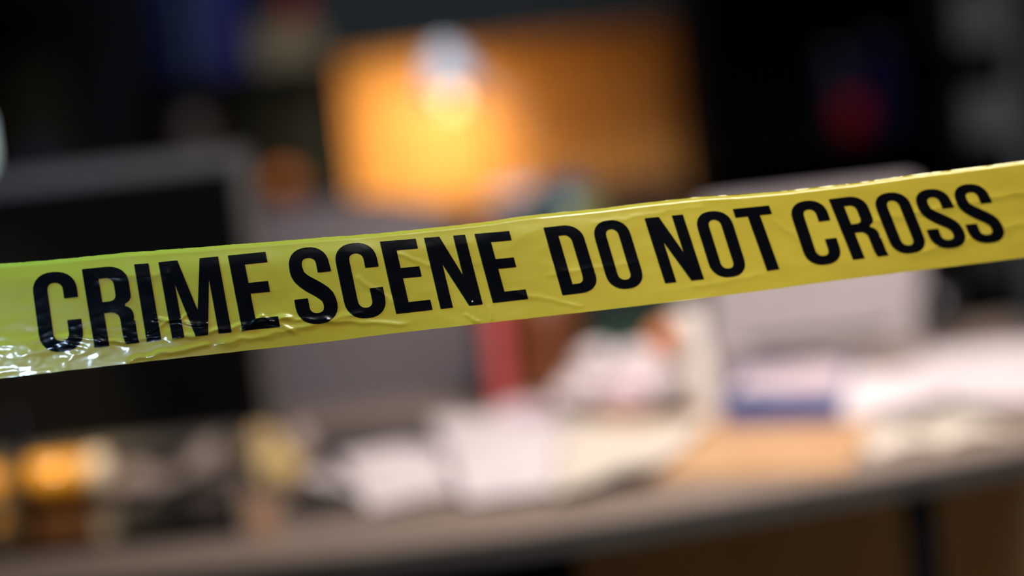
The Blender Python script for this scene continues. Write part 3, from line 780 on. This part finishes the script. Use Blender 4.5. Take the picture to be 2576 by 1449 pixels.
# ------------------------------------------------------------------ right: tall black cabinet, rack
cb = PY(1752, 300, 4.55); cb2 = PY(2400, 300, 4.55)
cab = thing('tall_cabinet', ((cb.x+cb2.x)/2, 4.75, 0), 'tall black cabinet right of the slat panel with an open shelf niche', 'cabinet')
cwid = cb2.x-cb.x
M_blk = mat('black_laminate', rgb(6, 6, 7), .8, spec=.08)
for s in (-1, 1): obj('side_panel', box((s*(cwid/2-.01), 0, .95), (.02, .40, 1.9)), M_blk, cab)
obj('back_panel', box((0, .19, .95), (cwid, .012, 1.9)), M_blk, cab)
n1 = PY(2120, 350, 4.6).z; 
for z in (.05, .72, n1-.009, 1.89): obj('shelf', box((0, -.005, z), (cwid-.04, .38, .018)), M_blk, cab)
for s in (-1, 1): obj('door', box((s*(cwid/4-.002), -.20, .385), (cwid/2-.008, .016, .65)), M_blk, cab)
o = obj('mug', lathe([(0, 0), (.028, 0), (.032, .004), (.033, .075), (.030, .075), (.029, .008), (0, .008)], 28), M_darkred, smooth=True, loc=(PY(2150, 300, 4.62).x, 4.62, n1))
tag(o, 'dark red mug in the niche of the black cabinet', 'mug')
upright(2200, .045, .17, M_navy, 'dark blue book standing beside the red mug in the black cabinet', z=n1, Y=4.72)
upright(2090, .03, .155, mat('nv2', rgb(26, 28, 60), .7), 'very dark blue book left of the red mug in the black cabinet', z=n1, Y=4.72)
o = obj('cardboard_box', box((0, 0, .045), (.16, .14, .09)), mat('dim_card', rgb(90, 62, 40), .7), loc=(PY(2200, 450, 4.62).x, 4.64, .729), bevel=.003)
tag(o, 'dim brown cardboard box on the lower shelf of the black cabinet', 'box')

rk0 = PY(2385, 200, 4.25).x; rk1 = PY(2700, 200, 4.25).x
rk = thing('shelving_rack', ((rk0+rk1)/2, 4.35, 0), 'grey metal shelving rack at the far right with grey boxes', 'rack')
rw = rk1-rk0
postx = PY(2556, 200, 4.2).x - (rk0+rk1)/2
for x in (-rw/2+.008, rw/2):
    for y in (-.14, .14): obj('post', box((x, y, .9), (.016, .016, 1.8)), M_dark, rk)
obj('post', box((postx, -.16, .9), (.032, .024, 1.8)), M_post, rk); 
zA, zB, zC = PY(2450, 108, 4.25).z, PY(2450, 348, 4.25).z, .72
for z in (zA, zB, zC, .3, 1.7): obj('shelf', box((0, 0, z-.008), (rw, .29, .016)), M_dark, rk)
def gbox(px, w_, h_, z, label, m=M_grey):
    x = PY(px, 200, 4.25).x
    e = thing('storage_box', (x, 4.29, z), label, 'box', group='boxes on the rack')
    obj('body', box((0, 0, h_/2-.004), (w_, .16, h_-.008)), m, e, bevel=.003); obj('lid', box((0, 0, h_-.006), (w_+.004, .164, .012)), m, e, bevel=.002)
gbox(2455, .080, .10, zA, 'grey box on the upper shelf of the rack at the far right')
gbox(2470, .075, .080, zB, 'grey box on the middle shelf of the rack at the far right')
gbox(2450, .085, .10, zC, 'dark grey box on the lower shelf of the rack at the far right', mat('dgrey', rgb(50, 54, 56), .6))

# ------------------------------------------------------------------ floor lamp at far left
fl = PY(-92, 380, 3.55)
fm = thing('floor_lamp', (fl.x-.02, 3.62, 0), 'floor lamp whose lit white shade just enters at the left border above the monitor', 'floor lamp')
obj('base', lathe([(0, 0), (.13, 0), (.13, .012), (.02, .025), (0, .025)], 32), M_dark, fm, smooth=True)
zsh = PY(0, 440, 3.6).z
obj('pole', tube([(0, 0, .02), (0, 0, zsh+.02)], .010), M_dark, fm, smooth=True)
M_shade = mat('lit_shade', (.85, .9, .9, 1), .6, emis=(.66, .86, .86, 1), es=1.5)
obj('lamp_shade', lathe([(0, zsh), (.02, zsh+.002), (.034, zsh+.018), (.037, zsh+.035), (.037, zsh+.085), (.028, zsh+.1), (0, zsh+.104)], 32), M_shade, fm, smooth=True)
